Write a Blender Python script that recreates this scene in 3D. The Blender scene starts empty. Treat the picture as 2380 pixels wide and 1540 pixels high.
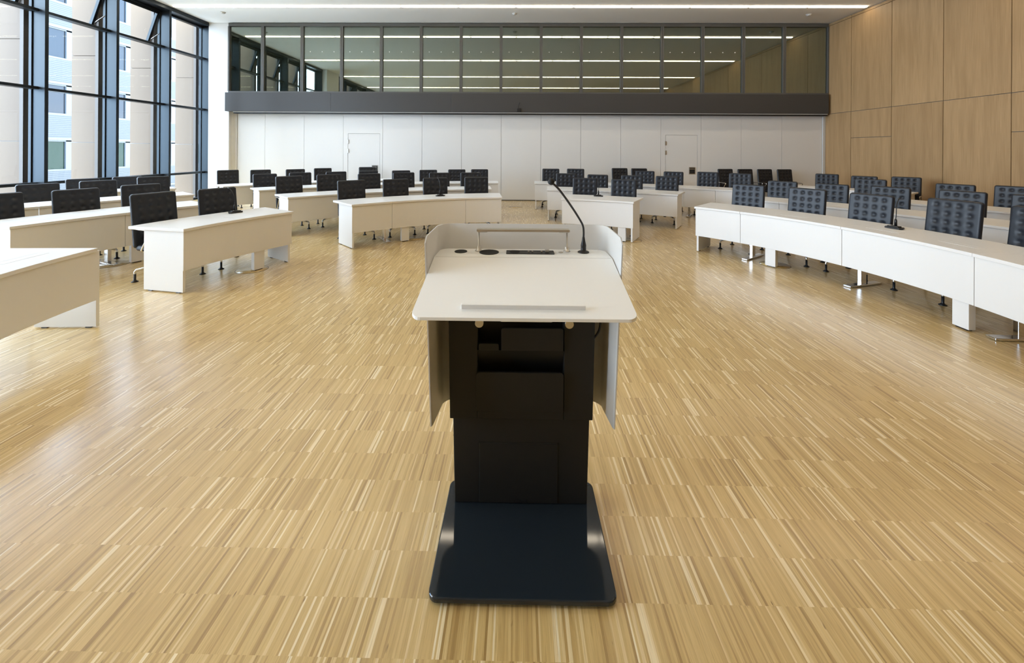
import bpy, bmesh, math, random
from mathutils import Vector, Matrix
random.seed(7)
SC = bpy.context.scene
COL = SC.collection
R = math.radians

# ------------------------------------------------------------------ materials
def mat(name, col=(.8, .8, .8), rough=.5, metal=0., spec=.5, ior=1.5, coat=0.):
    m = bpy.data.materials.new(name); m.use_nodes = True
    b = m.node_tree.nodes['Principled BSDF']
    b.inputs['Base Color'].default_value = (*col, 1)
    b.inputs['Roughness'].default_value = rough
    b.inputs['Metallic'].default_value = metal
    b.inputs['Specular IOR Level'].default_value = spec
    b.inputs['IOR'].default_value = ior
    b.inputs['Coat Weight'].default_value = coat
    return m

def N(m, typ, **kw):
    n = m.node_tree.nodes.new(typ)
    for k, v in kw.items(): setattr(n, k, v)
    return n

def L(m, a, b): m.node_tree.links.new(a, b)

def math_node(m, op, a, b=None, c=None):
    n = N(m, 'ShaderNodeMath', operation=op)
    for i, v in enumerate((a, b, c)):
        if v is None: continue
        if isinstance(v, (int, float)): n.inputs[i].default_value = v
        else: L(m, v, n.inputs[i])
    return n.outputs[0]

def ramp(m, fac, stops, interp='LINEAR'):
    n = N(m, 'ShaderNodeValToRGB'); cr = n.color_ramp; cr.interpolation = interp
    while len(cr.elements) < len(stops): cr.elements.new(.5)
    for e, (p, c) in zip(cr.elements, stops): e.position = p; e.color = (*c, 1)
    L(m, fac, n.inputs[0]); return n.outputs[0]

def mixc(m, mode, fac, a, b):
    n = N(m, 'ShaderNodeMix', data_type='RGBA', blend_type=mode)
    for s, v in ((n.inputs[0], fac), (n.inputs[6], a), (n.inputs[7], b)):
        if isinstance(v, (int, float)): s.default_value = v
        elif isinstance(v, tuple): s.default_value = (*v, 1)
        else: L(m, v, s)
    return n.outputs[2]

def bump(m, h, strength, dist):
    n = N(m, 'ShaderNodeBump'); n.inputs['Strength'].default_value = strength; n.inputs['Distance'].default_value = dist
    L(m, h, n.inputs['Height']); L(m, n.outputs[0], m.node_tree.nodes['Principled BSDF'].inputs['Normal'])

def noise(m, vec, scale, detail=3., rough=.5):
    n = N(m, 'ShaderNodeTexNoise'); n.inputs['Scale'].default_value = scale
    n.inputs['Detail'].default_value = detail; n.inputs['Roughness'].default_value = rough
    L(m, vec, n.inputs['Vector']); return n.outputs['Fac']

def scaled(m, src, s):
    n = N(m, 'ShaderNodeMapping'); n.inputs['Scale'].default_value = s; L(m, src, n.inputs['Vector']); return n.outputs[0]

M = {}
M['ceiling'] = mat('ceiling_paint', (.90, .89, .87), .9, spec=.2)
M['white_wall'] = mat('white_paint', (.77, .765, .75), .6, spec=.3)
M['desk'] = mat('white_laminate', (.805, .80, .79), .38, spec=.45)
M['seam'] = mat('seam_shadow_gap', (.12, .115, .11), .9)
M['chrome'] = mat('polished_aluminium', (.75, .75, .76), .13, 1.)
M['steel'] = mat('brushed_steel', (.55, .53, .49), .35, 1.)
M['black'] = mat('black_plastic', (.008, .008, .009), .42)
M['blackmesh'] = mat('black_grille', (.014, .014, .014), .75)
M['lectern_black'] = mat('black_lacquer', (.0125, .0125, .0118), .55, spec=.35)
M['base_navy'] = mat('navy_gloss_lacquer', (.015, .021, .027), .055, spec=.5)
M['shield'] = mat('silver_grey_lacquer', (.62, .61, .585), .42, spec=.5)
M['lectern_white'] = mat('white_lectern_laminate', (.86, .86, .84), .35)
M['anthracite'] = mat('anthracite_facade_paint', (.012, .013, .015), .34, spec=.5, ior=1.36)
M['anthracite'].node_tree.nodes['Principled BSDF'].inputs['Specular Tint'].default_value = (.62, .84, 1, 1)
M['band'] = mat('bronze_grey_metal', (.052, .051, .052), .45, spec=.5)
M['gallery_frame'] = mat('grey_gallery_frame', (.10, .10, .095), .45)
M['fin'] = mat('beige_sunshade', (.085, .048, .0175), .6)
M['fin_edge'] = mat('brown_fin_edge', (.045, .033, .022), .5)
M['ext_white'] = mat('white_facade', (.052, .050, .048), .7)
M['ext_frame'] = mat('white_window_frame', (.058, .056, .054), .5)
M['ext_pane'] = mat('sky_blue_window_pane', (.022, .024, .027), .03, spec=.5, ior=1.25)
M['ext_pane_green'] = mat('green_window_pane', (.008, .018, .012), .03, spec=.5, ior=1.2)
M['ground'] = mat('pale_paving', (.42, .41, .38), .9)
M['joint'] = mat('pale_panel_joint', (.30, .295, .285), .9)
M['red'] = mat('red_lamp', (.4, .01, .01), .3)
M['detector'] = mat('grey_white_plastic', (.6, .6, .58), .5)
M['floor_disc'] = mat('oak_disc_lid', (.40, .27, .14), .3)

# black tufted leather
m = mat('black_leather', (.009, .012, .019), .46, spec=.48); M['leather'] = m
tc = N(m, 'ShaderNodeTexCoord'); bump(m, noise(m, tc.outputs['Object'], 260, 2), .12, .002)

# horizontal slat cladding of the building opposite
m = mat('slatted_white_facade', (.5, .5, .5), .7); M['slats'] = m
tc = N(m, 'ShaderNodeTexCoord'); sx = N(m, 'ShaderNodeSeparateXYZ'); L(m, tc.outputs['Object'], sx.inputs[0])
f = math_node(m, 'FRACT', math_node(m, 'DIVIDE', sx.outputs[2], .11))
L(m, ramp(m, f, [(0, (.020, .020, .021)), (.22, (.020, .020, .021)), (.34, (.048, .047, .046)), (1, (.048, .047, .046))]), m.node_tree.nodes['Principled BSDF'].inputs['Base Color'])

# lamella parquet: narrow strips in straight rows
m = mat('lamella_parquet', (.5, .35, .2), .27, spec=.6, coat=.75)
m.node_tree.nodes['Principled BSDF'].inputs['Coat Roughness'].default_value = .2; M['floor'] = m
tc = N(m, 'ShaderNodeTexCoord'); P_ = tc.outputs['Object']
sx = N(m, 'ShaderNodeSeparateXYZ'); L(m, P_, sx.inputs[0])
row = math_node(m, 'FLOOR', math_node(m, 'DIVIDE', math_node(m, 'SUBTRACT', sx.outputs[1], .071), .1745))
rn = N(m, 'ShaderNodeTexWhiteNoise', noise_dimensions='1D'); L(m, row, rn.inputs['W'])
xs = math_node(m, 'DIVIDE', math_node(m, 'ADD', sx.outputs[0], math_node(m, 'MULTIPLY', rn.outputs['Value'], .01)), .0086)
# uneven strip widths
xs = math_node(m, 'ADD', xs, math_node(m, 'MULTIPLY', math_node(m, 'SINE', math_node(m, 'ADD', math_node(m, 'MULTIPLY', xs, 1.7), row)), .22))
strip = math_node(m, 'FLOOR', xs)
cv = N(m, 'ShaderNodeCombineXYZ'); L(m, strip, cv.inputs[0]); L(m, row, cv.inputs[1])
wn = N(m, 'ShaderNodeTexWhiteNoise', noise_dimensions='2D'); L(m, cv.outputs[0], wn.inputs['Vector'])
base = ramp(m, wn.outputs['Value'], [(0, (.39, .245, .085)), (.05, (.50, .33, .124)), (.25, (.585, .402, .158)), (.55, (.645, .453, .184)), (.84, (.69, .498, .215)), (.91, (.75, .57, .285)), (.96, (.87, .72, .44)), (1, (.90, .78, .53))])
cv2 = N(m, 'ShaderNodeCombineXYZ'); L(m, math_node(m, 'MULTIPLY', sx.outputs[0], 330), cv2.inputs[0]); L(m, math_node(m, 'MULTIPLY', sx.outputs[1], 9), cv2.inputs[1]); L(m, math_node(m, 'MULTIPLY', wn.outputs['Value'], 40), cv2.inputs[2])
grain = noise(m, cv2.outputs[0], 1., 4, .6)
col = mixc(m, 'MULTIPLY', .75, base, ramp(m, grain, [(.27, (.60, .54, .44)), (.45, (.96, .95, .93)), (.55, (1, 1, 1)), (.75, (1.12, 1.12, 1.10))]))
cv3 = N(m, 'ShaderNodeCombineXYZ'); L(m, math_node(m, 'MULTIPLY', sx.outputs[0], 60), cv3.inputs[0]); L(m, math_node(m, 'MULTIPLY', sx.outputs[1], 14), cv3.inputs[1])
knot = noise(m, cv3.outputs[0], 1., 2, .5)
col = mixc(m, 'MULTIPLY', 1., col, ramp(m, knot, [(.21, (.36, .29, .22)), (.275, (1, 1, 1)), (1, (1, 1, 1))]))
big = noise(m, P_, .55, 2)
col = mixc(m, 'MULTIPLY', 1., col, ramp(m, big, [(.3, (.94, .93, .92)), (.7, (1.04, 1.04, 1.04))]))
L(m, col, m.node_tree.nodes['Principled BSDF'].inputs['Base Color'])
L(m, math_node(m, 'MULTIPLY_ADD', wn.outputs['Value'], .08, .30), m.node_tree.nodes['Principled BSDF'].inputs['Roughness'])
bump(m, wn.outputs['Value'], .25, .0008)

# oak veneer panels
m = mat('oak_veneer', (.5, .33, .18), .5, spec=.35); M['oak'] = m
tc = N(m, 'ShaderNodeTexCoord'); P_ = tc.outputs['Object']
oi = N(m, 'ShaderNodeObjectInfo')
ad = N(m, 'ShaderNodeVectorMath', operation='ADD'); L(m, P_, ad.inputs[0])
cx = N(m, 'ShaderNodeCombineXYZ'); L(m, math_node(m, 'MULTIPLY', oi.outputs['Random'], 50), cx.inputs[1]); L(m, cx.outputs[0], ad.inputs[1])
g1 = noise(m, scaled(m, ad.outputs[0], (1, 130, 1.6)), 1., 4, .6)
g2 = noise(m, scaled(m, ad.outputs[0], (1, 7, .55)), 1., 2, .5)
c1 = ramp(m, g1, [(.3, (.335, .208, .097)), (.7, (.455, .298, .151))])
c2 = mixc(m, 'MULTIPLY', 1., c1, ramp(m, g2, [(.3, (.86, .84, .81)), (.55, (1, 1, 1)), (.75, (1.05, 1.04, 1.03))]))
c3 = mixc(m, 'MULTIPLY', 1., c2, ramp(m, oi.outputs['Random'], [(0, (.94, .93, .92)), (1, (1.04, 1.04, 1.04))]))
L(m, c3, m.node_tree.nodes['Principled BSDF'].inputs['Base Color'])

# clear facade glass (double glazing: clear with a faint reflection)
def glass(name, tint, refl, rough=0.):
    m = bpy.data.materials.new(name); m.use_nodes = True; nt = m.node_tree; nt.nodes.clear()
    out = N(m, 'ShaderNodeOutputMaterial'); mx = N(m, 'ShaderNodeMixShader'); tr = N(m, 'ShaderNodeBsdfTransparent'); gl = N(m, 'ShaderNodeBsdfGlossy')
    tr.inputs[0].default_value = (*tint, 1); gl.inputs['Roughness'].default_value = rough
    lw = N(m, 'ShaderNodeLayerWeight'); lw.inputs[0].default_value = .5
    L(m, math_node(m, 'MULTIPLY_ADD', math_node(m, 'POWER', lw.outputs['Facing'], 5.), .5, refl), mx.inputs[0]); L(m, tr.outputs[0], mx.inputs[1]); L(m, gl.outputs[0], mx.inputs[2]); L(m, mx.outputs[0], out.inputs[0])
    return m
M['glass'] = glass('clear_glass', (.975, .985, .98), .02)

# dark reflective gallery glazing with a blind behind it
m = bpy.data.materials.new('tinted_gallery_glass'); m.use_nodes = True; M['gallery_glass'] = m
nt = m.node_tree; nt.nodes.clear()
out = N(m, 'ShaderNodeOutputMaterial'); mx = N(m, 'ShaderNodeMixShader'); tr = N(m, 'ShaderNodeBsdfTransparent'); gl = N(m, 'ShaderNodeBsdfGlossy')
tr.inputs[0].default_value = (.62, .66, .62, 1); gl.inputs['Roughness'].default_value = .004; gl.inputs[0].default_value = (.92, 1, .92, 1)
mx.inputs[0].default_value = .25
L(m, tr.outputs[0], mx.inputs[1]); L(m, gl.outputs[0], mx.inputs[2]); L(m, mx.outputs[0], out.inputs[0])
m = mat('woven_grey_blind', (.09, .09, .08), .9, spec=.1); M['blind'] = m
tc = N(m, 'ShaderNodeTexCoord'); sx = N(m, 'ShaderNodeSeparateXYZ'); L(m, tc.outputs['Object'], sx.inputs[0])
f = noise(m, scaled(m, tc.outputs['Object'], (2, 1, 60)), 1., 2)
L(m, ramp(m, f, [(.3, (.13, .132, .115)), (.7, (.18, .182, .16))]), m.node_tree.nodes['Principled BSDF'].inputs['Base Color'])

def emit(name, col, s):
    m = bpy.data.materials.new(name); m.use_nodes = True; nt = m.node_tree; nt.nodes.clear()
    o = N(m, 'ShaderNodeOutputMaterial'); e = N(m, 'ShaderNodeEmission'); e.inputs[0].default_value = (*col, 1); e.inputs[1].default_value = s
    L(m, e.outputs[0], o.inputs[0]); return m
M['lamp'] = emit('warm_white_light', (1, .86, .66), 13.)

# ------------------------------------------------------------------ mesh tools
class MB:
    def __init__(s): s.bm = bmesh.new(); s.smooth = False
    def box(s, x0, x1, y0, y1, z0, z1, mtx=None, mi=0):
        v = [s.bm.verts.new(p) for p in ((x0, y0, z0), (x1, y0, z0), (x1, y1, z0), (x0, y1, z0), (x0, y0, z1), (x1, y0, z1), (x1, y1, z1), (x0, y1, z1))]
        for f in ((0, 3, 2, 1), (4, 5, 6, 7), (0, 1, 5, 4), (1, 2, 6, 5), (2, 3, 7, 6), (3, 0, 4, 7)):
            s.bm.faces.new([v[i] for i in f]).material_index = mi
        if mtx is not None:
            for q in v: q.co = mtx @ q.co
        return s
    def prism(s, pts, z0, z1, mtx=None):          # outline in xy, extruded in z
        a = [s.bm.verts.new((x, y, z0)) for x, y in pts]; b = [s.bm.verts.new((x, y, z1)) for x, y in pts]
        n = len(pts)
        s.bm.faces.new(a[::-1]); s.bm.faces.new(b)
        for i in range(n): s.bm.faces.new((a[i], a[(i + 1) % n], b[(i + 1) % n], b[i]))
        if mtx is not None:
            for q in a + b: q.co = mtx @ q.co
        return s
    def arc(s, c, r0, r1, a0, a1, z0, z1, n=None):  # curved slab, angles in degrees
        n = n or max(2, int(abs(a1 - a0) / 1.5) + 1)
        rows = []
        for i in range(n + 1):
            a = R(a0 + (a1 - a0) * i / n); cs, sn = math.cos(a), math.sin(a)
            rows.append([s.bm.verts.new((c[0] + r * cs, c[1] + r * sn, z)) for r, z in ((r0, z0), (r1, z0), (r1, z1), (r0, z1))])
        for p, q in zip(rows, rows[1:]):
            for k in range(4): s.bm.faces.new((p[k], p[(k + 1) % 4], q[(k + 1) % 4], q[k]))
        s.bm.faces.new(rows[0][::-1]); s.bm.faces.new(rows[-1])
        return s
    def tube(s, pts, rad, seg=10, caps=True):
        pts = [Vector(p) for p in pts]; n = len(pts)
        rads = rad if isinstance(rad, (list, tuple)) else [rad] * n
        t0 = (pts[1] - pts[0]).normalized(); up = Vector((0, 0, 1)) if abs(t0.z) < .9 else Vector((1, 0, 0))
        nrm = t0.cross(up).normalized(); rings = []
        for i in range(n):
            t = (pts[min(i + 1, n - 1)] - pts[max(i - 1, 0)]).normalized()
            nrm = (nrm - t * nrm.dot(t)).normalized(); bi = t.cross(nrm)
            rings.append([s.bm.verts.new(pts[i] + (nrm * math.cos(2 * math.pi * k / seg) + bi * math.sin(2 * math.pi * k / seg)) * rads[i]) for k in range(seg)])
        for a, b in zip(rings, rings[1:]):
            for k in range(seg): s.bm.faces.new((a[k], a[(k + 1) % seg], b[(k + 1) % seg], b[k])).smooth = True
        if caps: s.bm.faces.new(rings[0][::-1]); s.bm.faces.new(rings[-1])
        return s
    def lathe(s, prof, c=(0, 0, 0), seg=20, mtx=None):  # profile (r, z)
        rings = []; allv = []
        for r, z in prof:
            ring = [s.bm.verts.new((c[0] + r * math.cos(2 * math.pi * k / seg), c[1] + r * math.sin(2 * math.pi * k / seg), c[2] + z)) for k in range(seg)]
            rings.append(ring); allv += ring
        for a, b in zip(rings, rings[1:]):
            for k in range(seg): s.bm.faces.new((a[k], a[(k + 1) % seg], b[(k + 1) % seg], b[k])).smooth = True
        s.bm.faces.new(rings[0][::-1]); s.bm.faces.new(rings[-1])
        if mtx is not None:
            for q in allv: q.co = mtx @ q.co
        return s
    def build(s, name, m, parent=None, bevel=0., segs=2, loc=None):
        bmesh.ops.recalc_face_normals(s.bm, faces=s.bm.faces[:])
        me = bpy.data.meshes.new(name); s.bm.to_mesh(me); s.bm.free()
        for q in (m if isinstance(m, (list, tuple)) else [m]): me.materials.append(q)
        o = bpy.data.objects.new(name, me); COL.objects.link(o)
        if loc is not None: o.location = loc
        if parent is not None: o.parent = parent
        if bevel:
            md = o.modifiers.new('edge', 'BEVEL'); md.width = bevel; md.segments = segs; md.limit_method = 'ANGLE'; md.angle_limit = R(40)
        return o

def rrect(x0, x1, y0, y1, r, n=5):
    pts = []
    for cx, cy, a in ((x1 - r, y1 - r, 0), (x0 + r, y1 - r, 90), (x0 + r, y0 + r, 180), (x1 - r, y0 + r, 270)):
        for i in range(n + 1):
            t = R(a + 90 * i / n); pts.append((cx + r * math.cos(t), cy + r * math.sin(t)))
    return pts

def empty(name, loc=(0, 0, 0), rz=0.):
    o = bpy.data.objects.new(name, None); COL.objects.link(o); o.location = loc; o.rotation_euler = (0, 0, rz); o.empty_display_size = .1; return o
def tag(o, label=None, cat=None, group=None, kind=None):
    for k, v in (('label', label), ('category', cat), ('group', group), ('kind', kind)):
        if v: o[k] = v
    return o
def struct(o): o['kind'] = 'structure'; return o
def copy_tree(o, parent=None):
    c = o.copy(); COL.objects.link(c)
    if parent is not None: c.parent = parent
    for ch in list(o.children): copy_tree(ch, c)
    return c

# ------------------------------------------------------------------ room shell
XL, XR, YB, YF, ZC = -10.14, 9.95, 13.1, -6.0, 5.77
XG = -10.44                                     # facade glass plane
struct(MB().box(-10.55, 10.2, YF - .2, 13.4, -.25, 0).build('floor', M['floor']))
struct(MB().box(-10.6, 10.2, YF - .2, 13.4, ZC, ZC + .3).build('ceiling', M['ceiling']))
# oak wall behind the camera
wr = struct(MB().box(-10.55, XR + .25, YF - .2, YF, 0, ZC).build('wall_rear', M['oak']))

# right wall: dark backing with oak panels and open joints
wall = struct(MB().box(XR + .03, XR + .25, YF, 13.4, 0, ZC).build('wall_right', M['seam']))
ys = [13.4, 12.09] + [12.09 - 1.294 * k for k in range(1, 14)] + [YF]
for i, (a, b) in enumerate(zip(ys, ys[1:])):
    cuts = [0, 2.865, 5.675, ZC - .012]
    if i in (1, 4, 7, 10): cuts = [0, 2.077, 2.865, 5.675, ZC - .012]
    for z0, z1 in zip(cuts, cuts[1:]):
        MB().box(XR, XR + .03, b + .007, a - .007, z0 + .006, z1 - .006).build('panel', M['oak'], wall)

# end wall: white partition of full height panels, two doors, dark beam, gallery glazing
wb = struct(MB().box(-10.55, XR + .1, YB + .045, YB + .3, 0, ZC).build('wall_back', M['joint']))
PX = [-9.27] + [-8.344 + 1.3006 * k for k in range(14)] + [9.86]
doors = {3: (-5.585, -4.531, 2.168), 11: (4.817, 5.847, 2.172)}
for i, (a, b) in enumerate(zip(PX, PX[1:])):
    g = .004
    p = MB()
    if i in doors:
        d0, d1, dz = doors[i]
        p.box(a + g, d0 - g, YB, YB + .04, .03, 2.87).box(d1 + g, b - g, YB, YB + .04, .03, 2.87).box(d0 - g, d1 + g, YB, YB + .04, dz + g, 2.87)
    else:
        p.box(a + g, b - g, YB, YB + .04, .03, 2.87)
    p.build('panel', M['white_wall'], wb)
MB().box(-9.27, 9.86, YB + .01, YB + .045, 0, .03).build('plinth', M['seam'], wb)
for n, (i, (d0, d1, dz)) in enumerate(doors.items()):
    d = struct(MB().box(d0 + .004, d1 - .004, YB + .003, YB + .04, .012, dz - .004).build('door_%d' % (n + 1), M['white_wall']))
    for hz in (1.905, 1.60, .35):
        MB().prism([(d0 - .018, YB - .012), (d0 + .03, YB - .012), (d0 + .03, YB + .004), (d0 - .018, YB + .004)], hz - .07, hz + .07).build('hinge', M['steel'], d, .006)
    # square recessed lock plate with a lever
    lx = d1 - .165
    lk = MB().box(lx - .105, lx + .105, YB - .004, YB + .004, .90, 1.135).build('lock_plate', M['steel'], d, .004)
    MB().box(lx - .085, lx + .085, YB - .006, YB + .002, .92, 1.115).build('lock_recess', M['blackmesh'], lk)
    MB().box(lx - .085, lx + .07, YB - .03, YB - .012, 1.06, 1.085).box(lx + .05, lx + .07, YB - .03, YB, 1.06, 1.085).build('lever', M['steel'], lk, .004)
# side jambs of the partition
struct(MB().box(-9.46, -9.275, YB - .02, YB + .1, 0, 2.87).build('trim_1', M['white_wall'], None, .004))
struct(MB().box(9.865, 9.945, YB - .03, YB + .1, 0, 2.86).build('trim_2', M['detector'], None, .004))
# white pier between facade and end wall
struct(MB().box(-10.14, -9.46, 12.97, 13.4, 0, ZC).build('column_1', M['white_wall']))
# pier further along the facade
struct(MB().box(-10.5, -9.9, 4.0, 5.38, 0, ZC).build('column_2', M['white_wall']))
# dark beam under the gallery
bd = struct(MB().box(-9.50, -6.05, 12.84, 13.2, 2.868, 3.475).box(-6.046, -2.15, 12.84, 13.2, 2.868, 3.475).box(-2.146, XR - .08, 12.84, 13.2, 2.868, 3.475).build('beam_back', M['band'], None, .004))
MB().box(-9.26, 9.87, 12.88, 13.06, 2.838, 2.862).build('track_rail', M['detector'], bd)
MB().box(-9.26, 9.87, 12.90, 13.1, 2.80, 2.836).build('track_gap', M['black'], bd)
# gallery glazing
MX = [-9.46] + [-8.346 + 1.2987 * k for k in range(14)] + [9.93]
z0, z1 = 3.475, ZC - .02
gal = empty('window_gallery', (0, 12.95, z0)); struct(gal); gal.name = 'window_1'
f = MB()
f.box(MX[0], MX[-1], 12.93, 13.03, z0, z0 + .055).box(MX[0], MX[-1], 12.93, 13.03, z1 - .10, z1)
for k, x in enumerate(MX):
    w = .035 if 0 < k < len(MX) - 1 else .05
    for sgn in ((-1, 1) if 0 < k < len(MX) - 1 else (0,)):
        cxm = x + sgn * .026
        f.box(cxm - .022, cxm + .022, 12.935, 13.03, z0 + .055, z1 - .10)
    if 0 < k < len(MX) - 1: f.box(x - .01, x + .01, 12.95, 13.03, z0 + .055, z1 - .10)
o = f.build('frame', M['gallery_frame']); o.parent = gal; o.matrix_parent_inverse = Matrix.Translation((0, -12.95, -z0))
for k, (a, b) in enumerate(zip(MX, MX[1:])):
    o = MB().box(a + .05, b - .05, 12.985, 12.997, z0 + .055, z1 - .10).build('pane', M['gallery_glass']); o.parent = gal; o.matrix_parent_inverse = Matrix.Translation((0, -12.95, -z0))
    if 1 < k < 13:
        for q in (-1, 0, 1):
            c = MB().lathe([(.010, 0), (.016, .004), (.016, .01)], seg=8, mtx=Matrix.Translation(((a + b) / 2 + q * .39, 12.985, 4.83)) @ Matrix.Rotation(R(90), 4, 'X')).build('fixing', M['white_wall']); c.parent = o
            # polished fixings on the blind edge, seen through the panes
blind = MB().box(MX[0], MX[-1], 13.05, 13.07, z0, z1).build('blind', M['blind']); blind.parent = gal; blind.matrix_parent_inverse = Matrix.Translation((0, -12.95, -z0))

# ------------------------------------------------------------------ window wall on the left
PY = [13.06, 11.53, 10.0, 8.47, 6.94, 5.41, 3.95, 2.42, .89, -.64, -2.17, -3.70]
TZ = [.875, 2.93, 4.60]
ZH = 5.60
wn_i = 1
for i, (ya, yb) in enumerate(zip(PY, PY[1:])):
    if i == 5: continue                                           # the pier
    wn_i += 1
    w = struct(empty('window_%d' % wn_i, (XG, (ya + yb) / 2, 0)))
    inv = Matrix.Translation((-XG, -(ya + yb) / 2, 0))
    def add(o): o.parent = w; o.matrix_parent_inverse = inv; return o
    a, b = yb + .035, ya - .035
    # post on the far side of the bay (deep, room side edge proud)
    add(MB().box(XG - .06, XL, ya - .035, ya + .035, 0, ZC).build('post', M['anthracite'], None, .004))
    if i == 4 or i == len(PY) - 2: add(MB().box(XG - .06, XL, yb - .035, yb + .035, 0, ZC).build('post', M['anthracite'], None, .004))
    fr = MB()
    fr.box(XG - .06, XG + .06, a, b, ZH, ZC).box(XG - .06, XG + .05, a, b, 0, .06)
    fr.box(XG - .03, XG + .03, a, a + .022, .06, ZH).box(XG - .03, XG + .03, b - .022, b, .06, ZH)
    add(fr.build('frame', M['anthracite']))
    for z in TZ: add(MB().box(XG - .04, XG + .16, a, b, z - .03, z + .03).build('transom', M['anthracite'], None, .004))
    sash = 1 <= i <= 3 or i > 6
    zs = [.06] + TZ + [ZH]
    for k in range(4):
        lo, hi = zs[k] + (.03 if k else 0), zs[k + 1] - (.03 if k < 3 else 0)
        if k == 3 and sash:
            mt = Matrix.Translation((XG, 0, hi)) @ Matrix.Rotation(R(19), 4, 'Y') @ Matrix.Translation((0, 0, -(hi - lo)))
            h = hi - lo; p0, p1 = a + .03, b - .03
            so = add(MB().box(-.035, .035, p0, p0 + .055, 0, h, mt).box(-.035, .035, p1 - .055, p1, 0, h, mt).box(-.035, .035, p0, p1, 0, .055, mt).box(-.035, .035, p0, p1, h - .055, h, mt).build('sash', M['anthracite']))
            MB().box(-.006, .006, p0 + .05, p1 - .05, .05, h - .05, mt).build('pane', M['glass'], so)
            # stay arm between sash and post
            tip = mt @ Vector((0, p1 - .02, .08))
            MB().tube([(XG + .02, p1 + .005, lo + .35), tip], .008, 6).build('stay_arm', M['chrome'], so)
        else:
            add(MB().box(XG - .006, XG + .006, a + .02, b - .02, lo, hi).build('pane', M['glass']))
# dark head trim along the facade
struct(MB().box(XL - .31, XL + .02, -3.8, 12.96, ZH + .06, ZC + .01).build('trim_3', M['anthracite']))
struct(MB().box(-10.55, -10.35, YF, -3.73, 0, ZC).build('wall_left', M['white_wall']))
# two small screws on the last post
# sunshade fins outside
for i, y in enumerate(PY[:5] + PY[6:]):
    fn = empty('sunshade_fin', (-10.95, y, -.6))
    lab = ['tall beige sunshade fin outside the window bay beside the white pier',
           'tall beige sunshade fin outside second window bay from the white pier',
           'tall beige sunshade fin outside third window bay from the white pier',
           'tall beige sunshade fin at the left picture edge outside the glazing'][i] if i < 4 else 'tall beige sunshade fin outside the glazing beyond the picture edge'
    tag(fn, lab, 'sunshade', 'beige sunshade fins outside the window wall')
    for z0_, z1_ in ((-1, 1.785), (1.79, 3.975), (3.98, 6.6)):
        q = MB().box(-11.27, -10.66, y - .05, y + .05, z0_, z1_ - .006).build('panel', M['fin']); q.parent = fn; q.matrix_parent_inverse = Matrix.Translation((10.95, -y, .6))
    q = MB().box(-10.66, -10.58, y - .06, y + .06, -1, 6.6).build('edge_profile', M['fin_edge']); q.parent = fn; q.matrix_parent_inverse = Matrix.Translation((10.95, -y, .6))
# building across the street
bl = tag(empty('office_building', (-27.5, 24, -4)), 'white slatted office building across the street seen through the windows', 'building')
binv = Matrix.Translation((27.5, -24, 4))
def bpart(o): o.parent = bl; o.matrix_parent_inverse = binv; return o
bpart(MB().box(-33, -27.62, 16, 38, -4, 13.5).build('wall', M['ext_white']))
for fz in (-3.05, .3, 3.65, 7.0, 10.35):
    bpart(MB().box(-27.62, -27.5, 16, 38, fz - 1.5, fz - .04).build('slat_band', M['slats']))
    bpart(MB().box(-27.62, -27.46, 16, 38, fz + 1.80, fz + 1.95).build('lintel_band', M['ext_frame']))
    for k in range(-7, 10):
        y1 = 24.0 + 3.7 * k
        if fz < 0 or y1 < 18 or y1 > 36: continue
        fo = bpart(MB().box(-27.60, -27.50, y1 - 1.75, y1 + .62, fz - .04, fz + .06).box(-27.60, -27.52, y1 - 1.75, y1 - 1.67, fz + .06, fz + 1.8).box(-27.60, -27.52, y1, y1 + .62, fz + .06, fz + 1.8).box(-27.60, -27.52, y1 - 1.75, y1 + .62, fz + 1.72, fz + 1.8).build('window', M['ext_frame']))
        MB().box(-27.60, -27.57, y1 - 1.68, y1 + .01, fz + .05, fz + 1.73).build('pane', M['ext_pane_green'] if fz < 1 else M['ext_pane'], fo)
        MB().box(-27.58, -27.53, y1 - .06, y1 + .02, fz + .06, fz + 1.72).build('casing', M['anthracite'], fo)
    bpart(MB().box(-27.62, -27.54, 16, 38, fz - .04, fz + 1.8).build('pier_band', M['ext_white'])) if False else None
struct(MB().box(-60, -10.6, -40, 80, -4.3, -4).build('ground_outside', M['ground']))

# ------------------------------------------------------------------ ceiling lights and detectors
rows_l = [(11.45, 'continuous line of warm ceiling light nearest the gallery glazing'), (7.6, 'line of warm ceiling light above the front desks'), (3.5, 'line of warm ceiling light over the lectern'), (-.4, 'line of warm ceiling light behind the viewer')]
for y, lab in rows_l:
    t = tag(empty('linear_ceiling_light', (0, y, ZC)), lab, 'ceiling light', 'lines of light in the ceiling')
    for k in range(12):
        x0 = -10.0 + 1.655 * k
        q = MB().prism(rrect(x0 + .012, x0 + 1.643, -.055, .055, .05, 4), -.022, -.004).build('diffuser', M['lamp']); q.parent = t
for x, y, lab in ((-8.93, 11.97, 'small round ceiling smoke detector nearest the windows'), (-.114, 12.06, 'small round ceiling smoke detector above the centre aisle'), (8.70, 12.11, 'small round ceiling smoke detector nearest the oak wall')):
    t = MB().lathe([(.035, -.045), (.05, -.04), (.055, -.02), (.075, -.012), (.075, 0)], (x, y, ZC), 20).build('smoke_detector', M['detector'])
    tag(t, lab, 'smoke detector')
# little box with an aerial on the beam
t = tag(empty('radio_receiver', (.034, 12.83, 2.93)), 'small black box with a thin aerial on the dark beam', 'receiver')
MB().box(-.06, .07, -.035, .01, -.055, .06).build('housing', M['black'], t, .01)
MB().tube([(-.02, -.01, .06), (-.022, -.015, .13), (.01, -.02, .2), (.025, -.02, .25)], .009, 6).build('aerial', M['black'], t)

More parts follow.
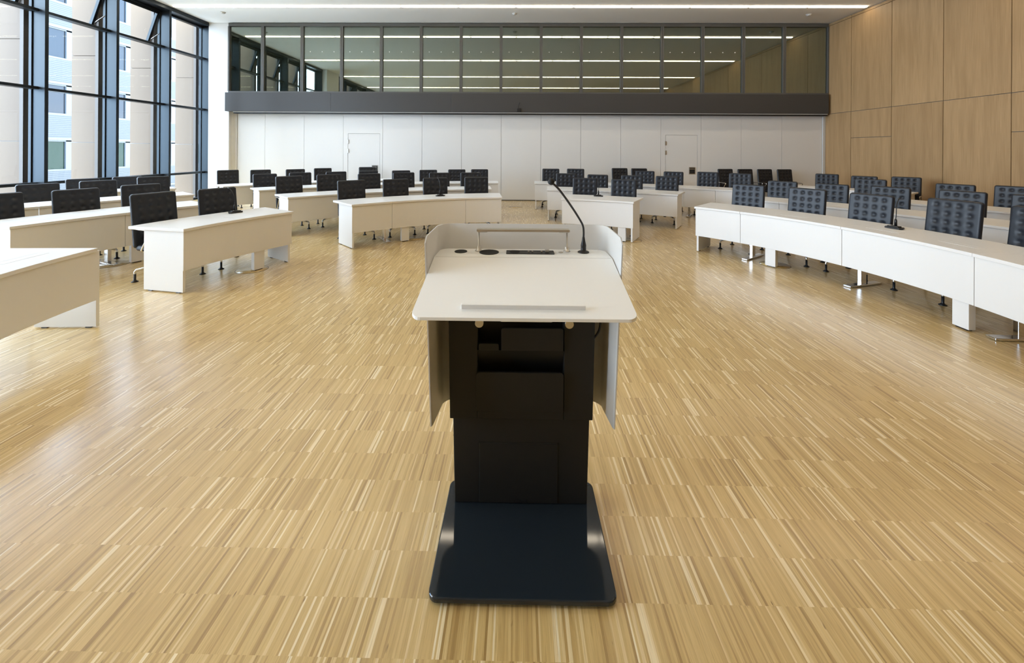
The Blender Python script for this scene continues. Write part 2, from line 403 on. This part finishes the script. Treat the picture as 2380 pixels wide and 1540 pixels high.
# ------------------------------------------------------------------ lectern
LX = .027
lec = tag(empty('lectern', (LX, 1.75, 0)), 'white-topped lectern with black column on navy base plate, microphone attached', 'lectern')
linv = Matrix.Translation((0, -1.75, 0))
def lp(o, par=None):
    if par is None: o.parent = lec; o.matrix_parent_inverse = linv
    else: o.parent = par
    return o
lp(MB().prism(rrect(-.345, .345, 1.44, 1.965, .035, 6), .012, .032).build('base_plate', M['base_navy'], None, .005, 3))
for sx_ in (-.27, .27):
    for sy_ in (1.5, 1.9): lp(MB().lathe([(.02, 0), (.022, .012)], (sx_, sy_, 0), 12).build('foot', M['black']))
# lower column, slightly wider at the top
b_ = MB(); c = b_
pts0 = [(-.303, 1.835), (.303, 1.835), (.303, 1.95), (-.303, 1.95)]
v0 = [b_.bm.verts.new((x, y, .032)) for x, y in pts0]; v1 = [b_.bm.verts.new((x * 1.035, y, .47)) for x, y in pts0]
b_.bm.faces.new(v0[::-1]); b_.bm.faces.new(v1)
for k in range(4): b_.bm.faces.new((v0[k], v0[(k + 1) % 4], v1[(k + 1) % 4], v1[k]))
cl = lp(b_.build('column', M['lectern_black'], None, .004))
hq = lp(MB().box(-.19, .168, 1.8322, 1.836, .036, .308).build('hatch', M['lectern_black'], None, .0015), cl)
lp(MB().box(-.027, .027, 1.8305, 1.834, .04, .052).build('latch_slot', M['black']), cl)
lp(MB().box(-.194, -.19, 1.8335, 1.837, .036, .312).box(.168, .172, 1.8335, 1.837, .036, .312).box(-.194, .172, 1.8335, 1.837, .308, .312).build('hatch_gap', M['black']), cl)
# upper sleeve with recess
s_ = MB(); zt = 1.06
W0, W1 = .325, .337
def tap(z): return W0 + (W1 - W0) * (z - .425) / (zt - .425)
for (xa, xb, ya, yb, za, zb) in ((-1, -.2, 1.822, 1.97, .425, zt), (.193, 1, 1.822, 1.97, .425, zt), (-.2, .193, 1.822, 1.97, .425, .50), (-.2, .193, 1.90, 1.97, .50, zt)):
    vs = []
    for z in (za, zb):
        for x, y in ((xa, ya), (xb, ya), (xb, yb), (xa, yb)):
            vs.append(s_.bm.verts.new(((math.copysign(tap(z), x) if abs(x) == 1 else x), y, z)))
    for fi in ((0, 3, 2, 1), (4, 5, 6, 7), (0, 1, 5, 4), (1, 2, 6, 5), (2, 3, 7, 6), (3, 0, 4, 7)): s_.bm.faces.new([vs[i] for i in fi])
sl = lp(s_.build('column_sleeve', M['lectern_black'], None, .003)); sl.location.x = -.004; cl.location.x = -.004
def plate(name, pts, y0, y1, z0, par, tilt=0.):
    mt = Matrix.Translation((0, y0, z0)) @ Matrix.Rotation(R(90 + tilt), 4, 'X')
    return lp(MB().prism(pts, -(y1 - y0), 0, mt).build(name, M['lectern_black'], None, .0012), par)
def topround(x0, x1, h, r):
    p = [(x0, 0), (x1, 0)]
    for cx_, a in ((x1 - r, 0), (x0 + r, 90)):
        for i in range(6):
            t = R(a + 18 * i); p.append((cx_ + r * math.cos(t), h - r + r * math.sin(t)))
    return p
plate('document_pocket', topround(-.204, .190, .185, .018), 1.812, 1.822, .466, sl, 4)
plate('upper_holder', topround(-.092, .189, .104, .012), 1.812, 1.82, .742, sl, 2)
plate('small_holder', topround(-.194, -.103, .032, .008), 1.812, 1.82, .742, sl, 2)
hf = MB(); hv = [hf.bm.verts.new(p) for p in ((-.2, 1.816, .742), (.193, 1.816, .742), (.193, 1.90, .58), (-.2, 1.90, .58), (-.2, 1.9, .742), (.193, 1.9, .742))]
for q in ((0, 1, 2, 3), (0, 4, 5, 1), (3, 2, 5, 4), (0, 3, 4), (1, 5, 2)): hf.bm.faces.new([hv[k] for k in q])
lp(hf.build('holder_floor', M['lectern_black']), sl)
# desk top: tilted reading surface running into a level strip (side view extruded, rounded corners)
d_ = MB()
def dz(y): return 1.05 + (1.163 - 1.05) * (y - 1.43) / .39 if y < 1.82 else 1.163
out_ = rrect(-.4, .4, 1.43, 1.975, .035, 6)
ylist = sorted(set([1.43, 1.44, 1.4502, 1.465] + [1.5, 1.6, 1.7, 1.8, 1.82, 1.9, 1.94, 1.95, 1.965, 1.975] + [round(p[1], 5) for p in out_]))
def halfw(y):
    return halfw0(y) * (.41 - .008 * (y - 1.43) / .545) / .4
def halfw0(y):
    r = .035
    if y < 1.43 + r: return .4 - r + math.sqrt(max(0, r * r - (1.43 + r - y) ** 2))
    if y > 1.975 - .045:
        r2 = .045; return .4 - r2 + math.sqrt(max(0, r2 * r2 - (y - 1.975 + r2) ** 2))
    return .4
prev = None
for y in ylist:
    w = halfw(y); q = [d_.bm.verts.new((sx_ * w, y, dz(y) - t)) for sx_, t in ((-1, .012), (1, .012), (1, 0), (-1, 0))]
    if prev:
        for k in range(4): d_.bm.faces.new((prev[k], prev[(k + 1) % 4], q[(k + 1) % 4], q[k]))
    else: d_.bm.faces.new(q[::-1])
    prev = q
d_.bm.faces.new(prev)
dt = lp(d_.build('desk_top', M['lectern_white'], None, .004, 3))
lp(MB().box(-.4, .4, 1.8185, 1.8205, 1.1625, 1.1634).build('fold_line', M['shield']), dt)
sm = Matrix.Translation((0, 1.475, dz(1.475))) @ Matrix.Rotation(math.atan2(.113, .39), 4, 'X')
lp(MB().box(-.232, .226, 0, .012, -.001, .0185, sm).build('book_stop', M['lectern_white'], None, .0015), dt)
for x, y, r_ in ((-.296, 1.915, .030), (-.160, 1.905, .0465)):
    lp(MB().lathe([(r_, 0), (r_, .0025), (r_ * .86, .003), (r_ * .84, .0015), (.002, .0012)], (x, y, 1.1632), 32).build('cable_port', M['blackmesh']), dt)
so_ = lp(MB().prism(rrect(-.078, .149, 1.876, 1.94, .005), 1.1630, 1.1660).build('connector_panel', M['black']), dt)
lp(MB().lathe([(.024, 0), (.024, .001), (.02, .001), (.0195, -.001), (.001, -.001)], (-.038, 1.908, 1.1662), 20).build('power_socket', M['blackmesh']), so_)
for x in (.028, .046, .09): lp(MB().box(x - .004, x + .004, 1.902, 1.914, 1.166, 1.171).build('jack', M['steel'], None, .001), so_)
lp(MB().box(.106, .126, 1.898, 1.918, 1.166, 1.178).build('plug', M['steel'], None, .002), so_)
lp(MB().lathe([(.011, 0), (.011, .002), (.007, .003)], (.182, 1.915, 1.1632), 16).build('push_button', M['steel']), dt)
# reading lamp on two posts
lm = lp(MB().box(-.222, .226, 1.918, 1.954, 1.258, 1.270).box(-.218, -.17, 1.925, 1.947, 1.254, 1.258).box(.175, .222, 1.925, 1.947, 1.254, 1.258).build('reading_lamp', M['steel'], None, .003), dt)
for x in (-.213, .214):
    lp(MB().lathe([(.017, 0), (.017, .003), (.0105, .005), (.0105, .022), (.008, .024), (.0042, .025), (.0042, .096)], (x, 1.936, 1.1632), 16).build('lamp_post', M['steel']), lm)
# microphone on a gooseneck
mc = lp(MB().lathe([(.027, 0), (.0275, .003), (.024, .006), (.0125, .007), (.0125, .028), (.0132, .030), (.0128, .036), (.008, .058), (.0055, .075)], (.291, 1.92, 1.1632), 24).build('microphone', M['black']), dt)
gp = []
for p in ((.291, 1.92, 1.235), (.291, 1.918, 1.262), (.286, 1.908, 1.292), (.268, 1.885, 1.325), (.225, 1.83, 1.388), (.16, 1.75, 1.474), (.122, 1.704, 1.512)): gp.append(p)
def smooth(pts, n=6):
    P = [Vector(p) for p in pts]; outp = []
    for i in range(len(P) - 1):
        a, b, c_, d__ = P[max(i - 1, 0)], P[i], P[i + 1], P[min(i + 2, len(P) - 1)]
        for k in range(n):
            t = k / n; outp.append(.5 * ((2 * b) + (c_ - a) * t + (2 * a - 5 * b + 4 * c_ - d__) * t * t + (3 * b - a - 3 * c_ + d__) * t ** 3))
    outp.append(P[-1]); return outp
lp(MB().tube(smooth(gp), .0048, 10).build('gooseneck', M['black']), mc)
hm = Matrix.Translation((.116, 1.697, 1.518)) @ Matrix.Rotation(R(-52), 4, 'Y')
lp(MB().lathe([(.001, -.014), (.009, -.0125), (.0135, -.006), (.0145, 0), (.0135, .006), (.009, .0125), (.001, .014)], (0, 0, 0), 20, hm).build('windscreen', M['blackmesh']), mc)
# shield: bent sheet round the audience side
sh = MB(); rows_ = []
HW = .390
path = [(-HW, 1.69), (-HW, 1.72)]
for i in range(9):
    t = R(180 - 90 * i / 8); path.append((-HW + .075 + .075 * math.cos(t), 1.945 + .075 * math.sin(t)))
path += [(-x, y) for x, y in path[::-1]]
def shp(th):
    res = []
    n = len(path)
    for i, (x, y) in enumerate(path):
        cx_ = 0; nx = x - (th if x > 0 else -th) * (1 if y < 1.99 else .3); ny = y - th * (1 if y > 1.95 else 0)
        u = (y - 1.69) / .33
        zb_ = .472 - .075 * u; ztp = 1.279
        if i in (0, n - 1): zb_ += .006; ztp -= .025
        lean = 1.0
        res.append(((nx, ny, zb_), (nx * 1.077, ny, ztp)))
    return res
oa, ib = shp(0), shp(.005)
cols_ = []
for (a0_, a1_), (b0_, b1_) in zip(oa, ib):
    cols_.append([sh.bm.verts.new(p) for p in (a0_, a1_, b1_, b0_)])
for p, q in zip(cols_, cols_[1:]):
    for k in range(4):
        fc = sh.bm.faces.new((p[k], p[(k + 1) % 4], q[(k + 1) % 4], q[k])); fc.smooth = k in (0, 2)
sh.bm.faces.new(cols_[0][::-1]); sh.bm.faces.new(cols_[-1])
lp(sh.build('shield_panel', M['shield']))
# fittings beneath the front edge
lp(MB().prism(rrect(-.088, .105, 1.455, 1.475, .008), 1.026, 1.044).build('slide_rail', M['detector']))
for x in (-.164, .166):
    kb = lp(MB().lathe([(.0155, 0), (.0155, .012), (.006, .013), (.006, .03)], (0, 0, 0), 24, Matrix.Translation((x, 1.462, 1.016)) @ Matrix.Rotation(R(-90), 4, 'X')).build('knob', M['steel']))
    lp(MB().box(x - .022, x + .022, 1.478, 1.50, 1.02, 1.05).build('bracket', M['lectern_black']), kb)
lp(MB().tube(smooth([(.352, 1.93, 1.12), (.362, 1.90, 1.0), (.366, 1.87, .90), (.356, 1.86, .82), (.325, 1.86, .775)]), .005, 8).build('power_cable', M['black']))

# ------------------------------------------------------------------ desks
ROW = {1: ((.147, 3.767), 3.983), 2: ((.127, 3.327), 6.096), 3: ((.078, 3.072), 8.122), 4: ((.147, 2.74), 10.27)}
ZT, DP = .74, .76
def desk(row, a0, a1, seams, legs, tees, flaps, label, dr=0.):
    c, r = ROW[row]; r += dr
    am = R((a0 + a1) / 2)
    root = tag(empty('curved_desk', (c[0] + (r + .4) * math.cos(am), c[1] + (r + .4) * math.sin(am), 0)), label, 'desk', 'curved white conference desks')
    inv = Matrix.Translation(-root.location)
    def add(o, par=None):
        if par is None: o.parent = root; o.matrix_parent_inverse = inv
        else: o.parent = par
        return o
    cuts = [a0] + seams + [a1]
    t = MB(); g = math.degrees(.0012 / r)
    for p, q in zip(cuts, cuts[1:]): t.arc(c, r - .02, r + DP, p - (g if p != a0 else 0), q + (g if q != a1 else 0), ZT - .032, ZT)
    add(t.build('desktop', M['desk'], None, .0025, 2))
    for p, q in zip(cuts, cuts[1:]):
        g2 = math.degrees(.0025 / r)
        g3 = math.degrees(.016 / r)
        add(MB().arc(c, r, r + .019, p - (g2 if p != a0 else g3), q + (g2 if q != a1 else g3), .262, ZT - .036).build('front_panel', M['desk'], None, .001, 1))
    for a, s in ((a0, -1), (a1, 1)):
        mt = Matrix.Translation((c[0], c[1], 0)) @ Matrix.Rotation(R(a), 4, 'Z')
        y0, y1 = sorted((s * .028, s * .058))
        e = add(MB().box(r + .02, r + .57, y0, y1, .012, ZT - .033, mt).build('end_panel', M['desk'], None, .0015, 1))
        for rr in (.07, .46): add(MB().box(r + rr, r + rr + .05, y0 + .004, y1 - .004, 0, .012, mt).build('glide', M['black']), e)
    for a in legs:
        mt = Matrix.Translation((c[0], c[1], 0)) @ Matrix.Rotation(R(a), 4, 'Z')
        lg = add(MB().box(r + .0195, r + .085, -.07, .07, .014, ZT - .04, mt).build('support_leg', M['desk'], None, .002, 1))
        add(MB().box(r + .03, r + .075, -.05, .05, 0, .014, mt).build('glide', M['black']), lg)
    for a in tees:
        mt = Matrix.Translation((c[0], c[1], 0)) @ Matrix.Rotation(R(a), 4, 'Z')
        tl = add(MB().box(r + .27, r + .36, -.022, .022, .02, ZT - .033, mt).build('tee_leg', M['chrome'], None, .004, 2))
        add(MB().box(r + .06, r + .60, -.042, .042, .003, .024, mt).build('foot', M['chrome'], None, .004, 2), tl)
    for a in flaps:
        d = math.degrees(.16 / r)
        fl = add(MB().arc(c, r + .22, r + .31, a + d, a - d, ZT - .003, ZT + .0012, 4).build('cable_flap', M['desk']))
        add(MB().arc(c, r + .31, r + .313, a + d, a - d, ZT - .003, ZT + .0016, 4).build('flap_edge', M['detector']), fl)
    return root
desk(1, 182.6, 222, [192.3, 211.5], [202], [193.4, 210.5], [187.3], 'nearest white curved desk, cropped by the left picture edge')
desk(1, 170.0, 149.3, [], [155.9], [], [157.6], 'white two-seat curved desk left of the lectern, bearing a microphone')
desk(1, 136.0, 96.3, [125.9, 106.4], [122.4], [126.4, 105.4], [116.5, 109.5], 'four-seat white front-row desk just left of the centre aisle', .02)
desk(1, 79.9, 60.4, [], [63.6], [], [70.5], 'two-seat white front-row desk right behind the lectern microphone', -.06)
desk(1, 46.0, -27, [36.0, 17.2, -1.1, -19.5], [30.1, .75], [35.5, 16.9, -2.2], [27.4, 13.2, 3.5], 'long white curved front-row desk at right under the oak wall', .02)
desk(2, 168.8, 148.4, [158.4], [157.0], [158.9], [165, 154], 'white second-row desk behind the two-seat desk at left', -.02)
desk(2, 137.1, 96.9, [123.7, 110.3], [117.5], [124.2, 109.8], [130], 'white second-row desk left of the centre aisle, six chairs', -.02)
desk(2, 84.7, 57.6, [71.3], [78], [71.8], [77], 'white second-row desk right of the centre aisle, four chairs', -.03)
desk(2, 47.2, 0, [40.9, 27, 13.6], [33.6, 20.5], [27.6, 39.8], [33.8, 20.3], 'white second-row desk between the long front desk and third row', .03)
desk(3, 169, 143.6, [158.0, 148], [152], [157.4], [152], 'white third-row desk by the windows at left', -.05)
desk(3, 135.6, 94.3, [125.3, 115, 104.6], [120], [125], [], 'white third-row desk left of the centre aisle, eight chairs', -.04)
desk(3, 87.2, 50.8, [79.4, 69.5, 59.7, 54.7], [75, 64], [59.1], [], 'white third-row desk right of the centre aisle', -.04)
desk(3, 44.5, 10, [39.5, 29, 19], [34], [28.6], [], 'white third-row desk under the oak wall, behind second-row chairs', .04)
desk(4, 151.5, 141.6, [], [146.5], [], [], 'short white back-row desk in the window corner', -.12)
desk(4, 136.8, 112.5, [129, 121], [125], [], [], 'white back-row desk before the left partition door', -.35)
desk(4, 48.4, 36.0, [42], [45], [], [], 'white back-row desk ending at the oak wall', .2)

# ------------------------------------------------------------------ swivel chairs
def tufted_slab(w, h, dimples, res, th_f, th_b, mtx, rc=.035, er=.024):
    bm = bmesh.new(); nu, nv = res
    def g(n, ext):          # denser towards the rim
        return [ext * (.5 * (1 - math.cos(math.pi * i / (n - 1))) * .35 + (i / (n - 1)) * .65) for i in range(n)]
    us, vs = g(nu, w), g(nv, h)
    F, B = [], []
    for j, v in enumerate(vs):
        fr, br = [], []
        for i, u in enumerate(us):
            x, z = u, v
            dx = rc - x if x < rc else (x - (w - rc) if x > w - rc else 0)
            dzz = rc - z if z < rc else (z - (h - rc) if z > h - rc else 0)
            dedge = min(x, w - x, z, h - z)
            if dx > 0 and dzz > 0:
                k = max(dx, dzz) / math.hypot(dx, dzz)
                x = (rc - dx * k) if u < rc else (w - rc + dx * k); z = (rc - dzz * k) if v < rc else (h - rc + dzz * k)
                dedge = rc - max(dx, dzz)
            e = min(dedge / er, 1.); prof = math.sqrt(max(0, 1 - (1 - e) ** 2))
            dep = 0
            for (px, pz) in dimples:
                rr = math.hypot(x - w / 2 - px, z - pz)
                if rr < .09: dep += .019 * math.exp(-(rr / .0235) ** 2)
                # faint crease joining neighbours in the row
            rim = i in (0, nu - 1) or j in (0, nv - 1)
            fv = bm.verts.new(mtx @ Vector((x - w / 2, -(th_f * prof - dep * e), z))); fr.append(fv)
            br.append(fv if rim else bm.verts.new(mtx @ Vector((x - w / 2, th_b * prof, z))))
        F.append(fr); B.append(br)
    for G, fl in ((F, 0), (B, 1)):
        for j in range(nv - 1):
            for i in range(nu - 1):
                q = [G[j][i], G[j][i + 1], G[j + 1][i + 1], G[j + 1][i]]
                f = bm.faces.new(q[::-1] if fl else q); f.smooth = True
    b = MB(); b.bm.free(); b.bm = bm; return b
def make_chair():
    root = empty('swivel_chair')
    bh, bw = .668, .52
    dim = [(-.1575 + .105 * i, bh - .072 - .1 * k) for i in range(4) for k in range(6)]
    mt = Matrix.Translation((0, .228, .408)) @ Matrix.Rotation(R(-7), 4, 'X')
    tufted_slab(bw, bh, dim, (43, 53), .030, .022, mt).build('backrest', M['leather'], root)
    ms = Matrix.Translation((0, .235, .40)) @ Matrix.Rotation(R(86), 4, 'X') @ Matrix.Identity(4)
    sdim = [(-.1575 + .105 * i, .1 + .1 * k) for i in range(4) for k in range(4)]
    ms = Matrix.Translation((0, .235, .405)) @ Matrix(((1, 0, 0, 0), (0, 0, -1, 0), (0, -1, 0, 0), (0, 0, 0, 1)))
    tufted_slab(.50, .47, sdim, (25, 25), .045, .03, ms, .05, .04).build('seat', M['leather'], root)
    for s in (-1, 1):
        x = s * .268
        pts = [(s * .235, .10, .385), (x, .07, .40), (x + s * .008, .02, .47), (x + s * .01, -.07, .60), (x + s * .01, -.095, .633), (x + s * .01, -.075, .652), (x + s * .01, .06, .654), (x + s * .005, .235, .656), (x - s * .012, .262, .64)]
        MB().tube(smooth(pts, 4), .0105, 8).build('armrest', M['chrome'], root)
    MB().lathe([(.024, .145), (.03, .15), (.03, .22), (.018, .221), (.018, .33), (.06, .345), (.07, .372)], seg=16).build('gas_column', M['black'], root)
    for k in range(4):
        a = R(45 + 90 * k); cs, sn = math.cos(a), math.sin(a)
        def pt(r, z): return (r * cs, r * sn, z)
        lg = MB().tube(smooth([pt(.02, .205), pt(.15, .175), pt(.30, .145), pt(.325, .136), pt(.335, .118), pt(.335, .098)], 4), [.020] * 4 + [.018] * 8 + [.014] * 9, 8).build('base_leg', M['chrome'], root)
        MB().lathe([(.036, 0), (.036, .006), (.02, .016), (.013, .026), (.013, .098)], (.335 * cs, .335 * sn, 0), 14).build('glide', M['black'], lg)
    return root
CH = {
 1: [(-4.422, 5.037, 164.5, 0.006), (-4.167, 5.737, 155.5, -0.003), (-2.963, 7.348, 131.0, -0.007), (-2.313, 7.822, 121.2, -0.017), (-1.627, 8.166, 112.0, -0.01), (-0.833, 8.407, 101.9, -0.006), (1.377, 8.347, 75.0, -0.006), (2.094, 8.091, 65.8, -0.012), (3.783, 6.812, 39.9, 0.01), (4.253, 6.14, 30.0, 0.013), (4.579, 5.455, 20.8, 0.005), (4.801, 4.676, 11.0, 0.031), (4.884, 3.982, 2.6, 0.038)],
 2: [(-6.512, 5.038, 165.5, -0.024), (-6.283, 5.758, 159.2, -0.033), (-5.986, 6.431, 153.1, -0.021), (-4.653, 8.242, 134.2, 0.005), (-4.074, 8.745, 127.8, 0.011), (-3.377, 9.22, 120.7, 0.008), (-2.686, 9.579, 114.2, 0.016), (-1.901, 9.876, 107.2, -0.001), (-1.161, 10.061, 100.8, -0.001), (1.217, 10.096, 80.9, -0.011), (1.963, 9.932, 74.5, -0.027), (2.721, 9.674, 67.8, -0.024), (3.426, 9.337, 61.2, -0.021), (5.155, 7.988, 42.8, -0.014), (5.645, 7.397, 36.4, -0.016), (6.077, 6.734, 29.8, -0.003), (6.436, 6.012, 23.1, 0.006), (6.681, 5.34, 17.1, 0.012)],
 3: [(-8.03, 6.697, 155.9, -0.046), (-7.702, 7.355, 151.2, -0.038), (-7.294, 8.025, 146.1, -0.005), (-6.006, 9.543, 133.2, -0.035), (-5.43, 10.039, 128.3, -0.029), (-4.749, 10.527, 122.9, -0.026), (-4.054, 10.934, 117.7, -0.018), (-3.267, 11.3, 112.1, -0.024), (-2.557, 11.554, 107.3, -0.016), (-1.768, 11.76, 102.0, -0.007), (-1.113, 11.874, 97.7, -0.004), (0.984, 11.908, 84.1, 0.025), (1.698, 11.805, 79.5, 0.033), (3.54, 11.252, 67.1, 0.009), (4.203, 10.938, 62.3, 0.01), (4.923, 10.516, 56.9, 0.029), (5.523, 10.089, 52.2, 0.022), (7.209, 8.367, 36.6, 0.015), (7.846, 7.38, 29.0, -0.0), (8.164, 6.747, 24.4, 0.019)],
 4: [(-9.159, 8.385, 148.8, -0.087), (-8.777, 8.971, 145.1, -0.077), (-8.028, 11.059, 134.5, -0.028), (-7.281, 11.324, 130.9, -0.028), (-6.526, 11.749, 126.5, -0.028), (-6.057, 12.447, 122.6, -0.025), (-4.654, 12.431, 116.4, 0.02), (8.384, 11.022, 45.2, -0.028), (8.618, 10.133, 41.1, -0.028), (8.98, 9.43, 37.7, .0)],
 5: [(3.27, 12.42, 97, .035), (3.88, 12.42, 96, .03), (6.60, 12.42, 100, .03), (7.22, 12.42, 100, .03), (7.83, 12.42, 100, .03), (8.45, 12.42, 100, .03)]}
ORD = ['first', 'second', 'third', 'fourth', 'fifth', 'sixth', 'seventh', 'eighth']
BLOCK = {1: [(2, 'at the two-seat desk left of the lectern'), (4, 'at the four-seat front desk left of centre aisle'), (2, 'at the front desk behind lectern microphone'), (5, 'at the long front-row desk on the right')],
 2: [(3, 'at the second-row desk on the window side'), (6, 'at the second-row desk left of centre aisle'), (4, 'at the second-row desk right of centre aisle'), (5, 'at the second-row desk on the oak wall side')],
 3: [(3, 'at the third-row desk on the window side'), (8, 'at the third-row desk left of centre aisle'), (6, 'at the third-row desk right of centre aisle'), (3, 'at the third-row desk on the oak wall side')],
 4: [(2, 'at the back-row desk in the window corner'), (5, 'at the back-row desk before the left partition door'), (3, 'at the back-row desk on the oak wall side')],
 5: [(2, 'of the pair against the partition left of the right door'), (4, 'of the four against the partition near the oak wall')]}
GRP = {1: 'chairs of the front row', 2: 'chairs of the second row', 3: 'chairs of the third row', 4: 'chairs of the back row', 5: 'spare chairs against the partition'}
proto = make_chair(); used = False
for rw, lst in CH.items():
    idx = 0
    for n, where in BLOCK[rw]:
        for k in range(n):
            x, y, ph, lift = lst[idx]; idx += 1
            o = proto if not used else copy_tree(proto)
            used = True
            o.location = (x, y, 0); o.rotation_euler = (0, 0, R(ph - 90))
            for ch in o.children:
                if ch.name.split('.')[0] in ('backrest', 'seat', 'armrest', 'gas_column'): ch.location.z = lift
            first = 'left chair' if n == 2 and k == 0 else ('right chair' if n == 2 else ORD[k] + ' chair from left')
            if k == n - 1 and n > 2: first = 'last chair, rightmost,'
            tag(o, 'black tufted %s %s' % (first, where), 'chair', GRP[rw])

# ------------------------------------------------------------------ desk microphones
def make_mic():
    root = empty('desk_microphone')
    ms = MB().prism([(-.075, -.055), (.075, -.055), (.095, -.02), (.06, .06), (-.06, .06), (-.095, -.02)], 0, .02)
    ob = ms.build('base', M['black'], root, .006)
    MB().prism([(-.06, -.045), (.06, -.045), (.05, .03), (-.05, .03)], .018, .034).build('console', M['black'], ob, .006)
    MB().lathe([(.008, .034), (.008, .038), (.005, .039)], (-.03, -.03, 0), 12).build('talk_button', M['chrome'], ob)
    MB().lathe([(.0135, 0), (.0135, .065), (.0085, .085)], (0, .01, .03), 14).build('stem', M['black'], root)
    MB().tube(smooth([(0, .01, .112), (.004, .012, .17), (0, .02, .24), (-.012, .05, .30), (-.022, .085, .335)]), .0045, 8).build('gooseneck', M['black'], root)
    MB().tube([(-.022, .085, .335), (-.026, .10, .345), (-.032, .125, .352)], [.0045, .0065, .006], 10).build('capsule', M['black'], root)
    return root
mics = [(-4.01, 5.63, 154, 'black gooseneck microphone on the two-seat desk left of the lectern'), (-1.52, 7.86, 112, 'black gooseneck microphone on the four-seat front desk'), (1.62, 8.02, 71, 'black gooseneck microphone on the front desk behind the lectern microphone'), (4.52, 4.85, 15, 'black gooseneck microphone on the long desk at right')]
pm = make_mic()
for i, (x, y, a, lab) in enumerate(mics):
    o = pm if i == 0 else copy_tree(pm)
    o.location = (x, y, ZT); o.rotation_euler = (0, 0, R(a - 90))
    tag(o, lab, 'microphone', 'gooseneck microphones on the front desks')

# ------------------------------------------------------------------ round floor outlet lids
for x, y, lab in ((3.77, 5.90, 'round floor outlet lid beside the first leg of the long right desk'), (-3.62, 5.42, 'round floor outlet lid beside the leg of the two-seat desk at left'), (-.05, 11.63, 'round floor outlet lid in the centre aisle before the partition'), (2.1, 7.43, 'round floor outlet lid under the front desk right of centre aisle'), (-1.92, 7.42, 'round floor outlet lid under the four-seat front desk'), (-5.75, 5.6, 'round floor outlet lid under the second-row desk at left')):
    t = tag(empty('floor_outlet_lid', (x, y, 0)), lab, 'floor outlet', 'round floor outlets')
    MB().lathe([(.196, 0), (.196, .0015), (.190, .0018), (.190, 0)], seg=48).build('ring', M['black'], t)
    MB().lathe([(.190, 0), (.190, .0021), (.001, .0022)], seg=48).build('lid', M['floor'], t)

# ------------------------------------------------------------------ daylight, camera, view
w = bpy.data.worlds.new('overcast_sky'); SC.world = w; w.use_nodes = True
bg = w.node_tree.nodes['Background']; nt = w.node_tree
tc = nt.nodes.new('ShaderNodeTexCoord'); mp = nt.nodes.new('ShaderNodeMapping'); mp.inputs['Scale'].default_value = (1, 1, 2.2)
nz = nt.nodes.new('ShaderNodeTexNoise'); nz.inputs['Scale'].default_value = 2.4; nz.inputs['Detail'].default_value = 5
cr = nt.nodes.new('ShaderNodeValToRGB'); cr.color_ramp.elements[0].position = .40; cr.color_ramp.elements[0].color = (.44, .67, 1, 1); cr.color_ramp.elements[1].position = .6; cr.color_ramp.elements[1].color = (.78, .88, 1, 1)
for a, b in ((tc.outputs['Generated'], mp.inputs[0]), (mp.outputs[0], nz.inputs['Vector']), (nz.outputs['Fac'], cr.inputs[0]), (cr.outputs[0], bg.inputs[0])): nt.links.new(a, b)
bg.inputs[1].default_value = 21.5
pl = bpy.data.lights.new('window_portal', 'AREA'); pl.shape = 'RECTANGLE'; pl.size = 16.8; pl.size_y = 5.6; pl.cycles.is_portal = True
po = bpy.data.objects.new('window_portal', pl); COL.objects.link(po); po.location = (-10.5, 4.68, 2.85); po.rotation_euler = (R(90), 0, R(-90))
for p in po.users_collection: pass

F, PXC, PYC, W_, H_ = 930., 1190., 349., 2380., 1540.
cam = bpy.data.cameras.new('camera'); co = bpy.data.objects.new('camera', cam); COL.objects.link(co)
cam.sensor_width = 36; cam.sensor_fit = 'HORIZONTAL'; cam.lens = 36 * F / W_; cam.clip_start = .02; cam.clip_end = 300
cam.shift_x = 0; cam.shift_y = -(H_ / 2 - PYC) / W_
co.matrix_world = Matrix.Translation((0, 0, 1.65)) @ Matrix.Rotation(R(.8), 4, 'Z') @ Matrix.Rotation(R(90), 4, 'X') @ Matrix.Rotation(.0057, 4, 'Z')
SC.camera = co
vs = SC.view_settings; vs.view_transform = 'Standard'; vs.look = 'None'; vs.gamma = 1; vs.use_curve_mapping = False; vs.exposure = 0.
cy = SC.cycles; cy.max_bounces = 8; cy.diffuse_bounces = 4; cy.glossy_bounces = 4; cy.transmission_bounces = 4; cy.transparent_max_bounces = 12
cy.caustics_reflective = False; cy.caustics_refractive = False; cy.sample_clamp_indirect = 8; cy.use_denoising = True
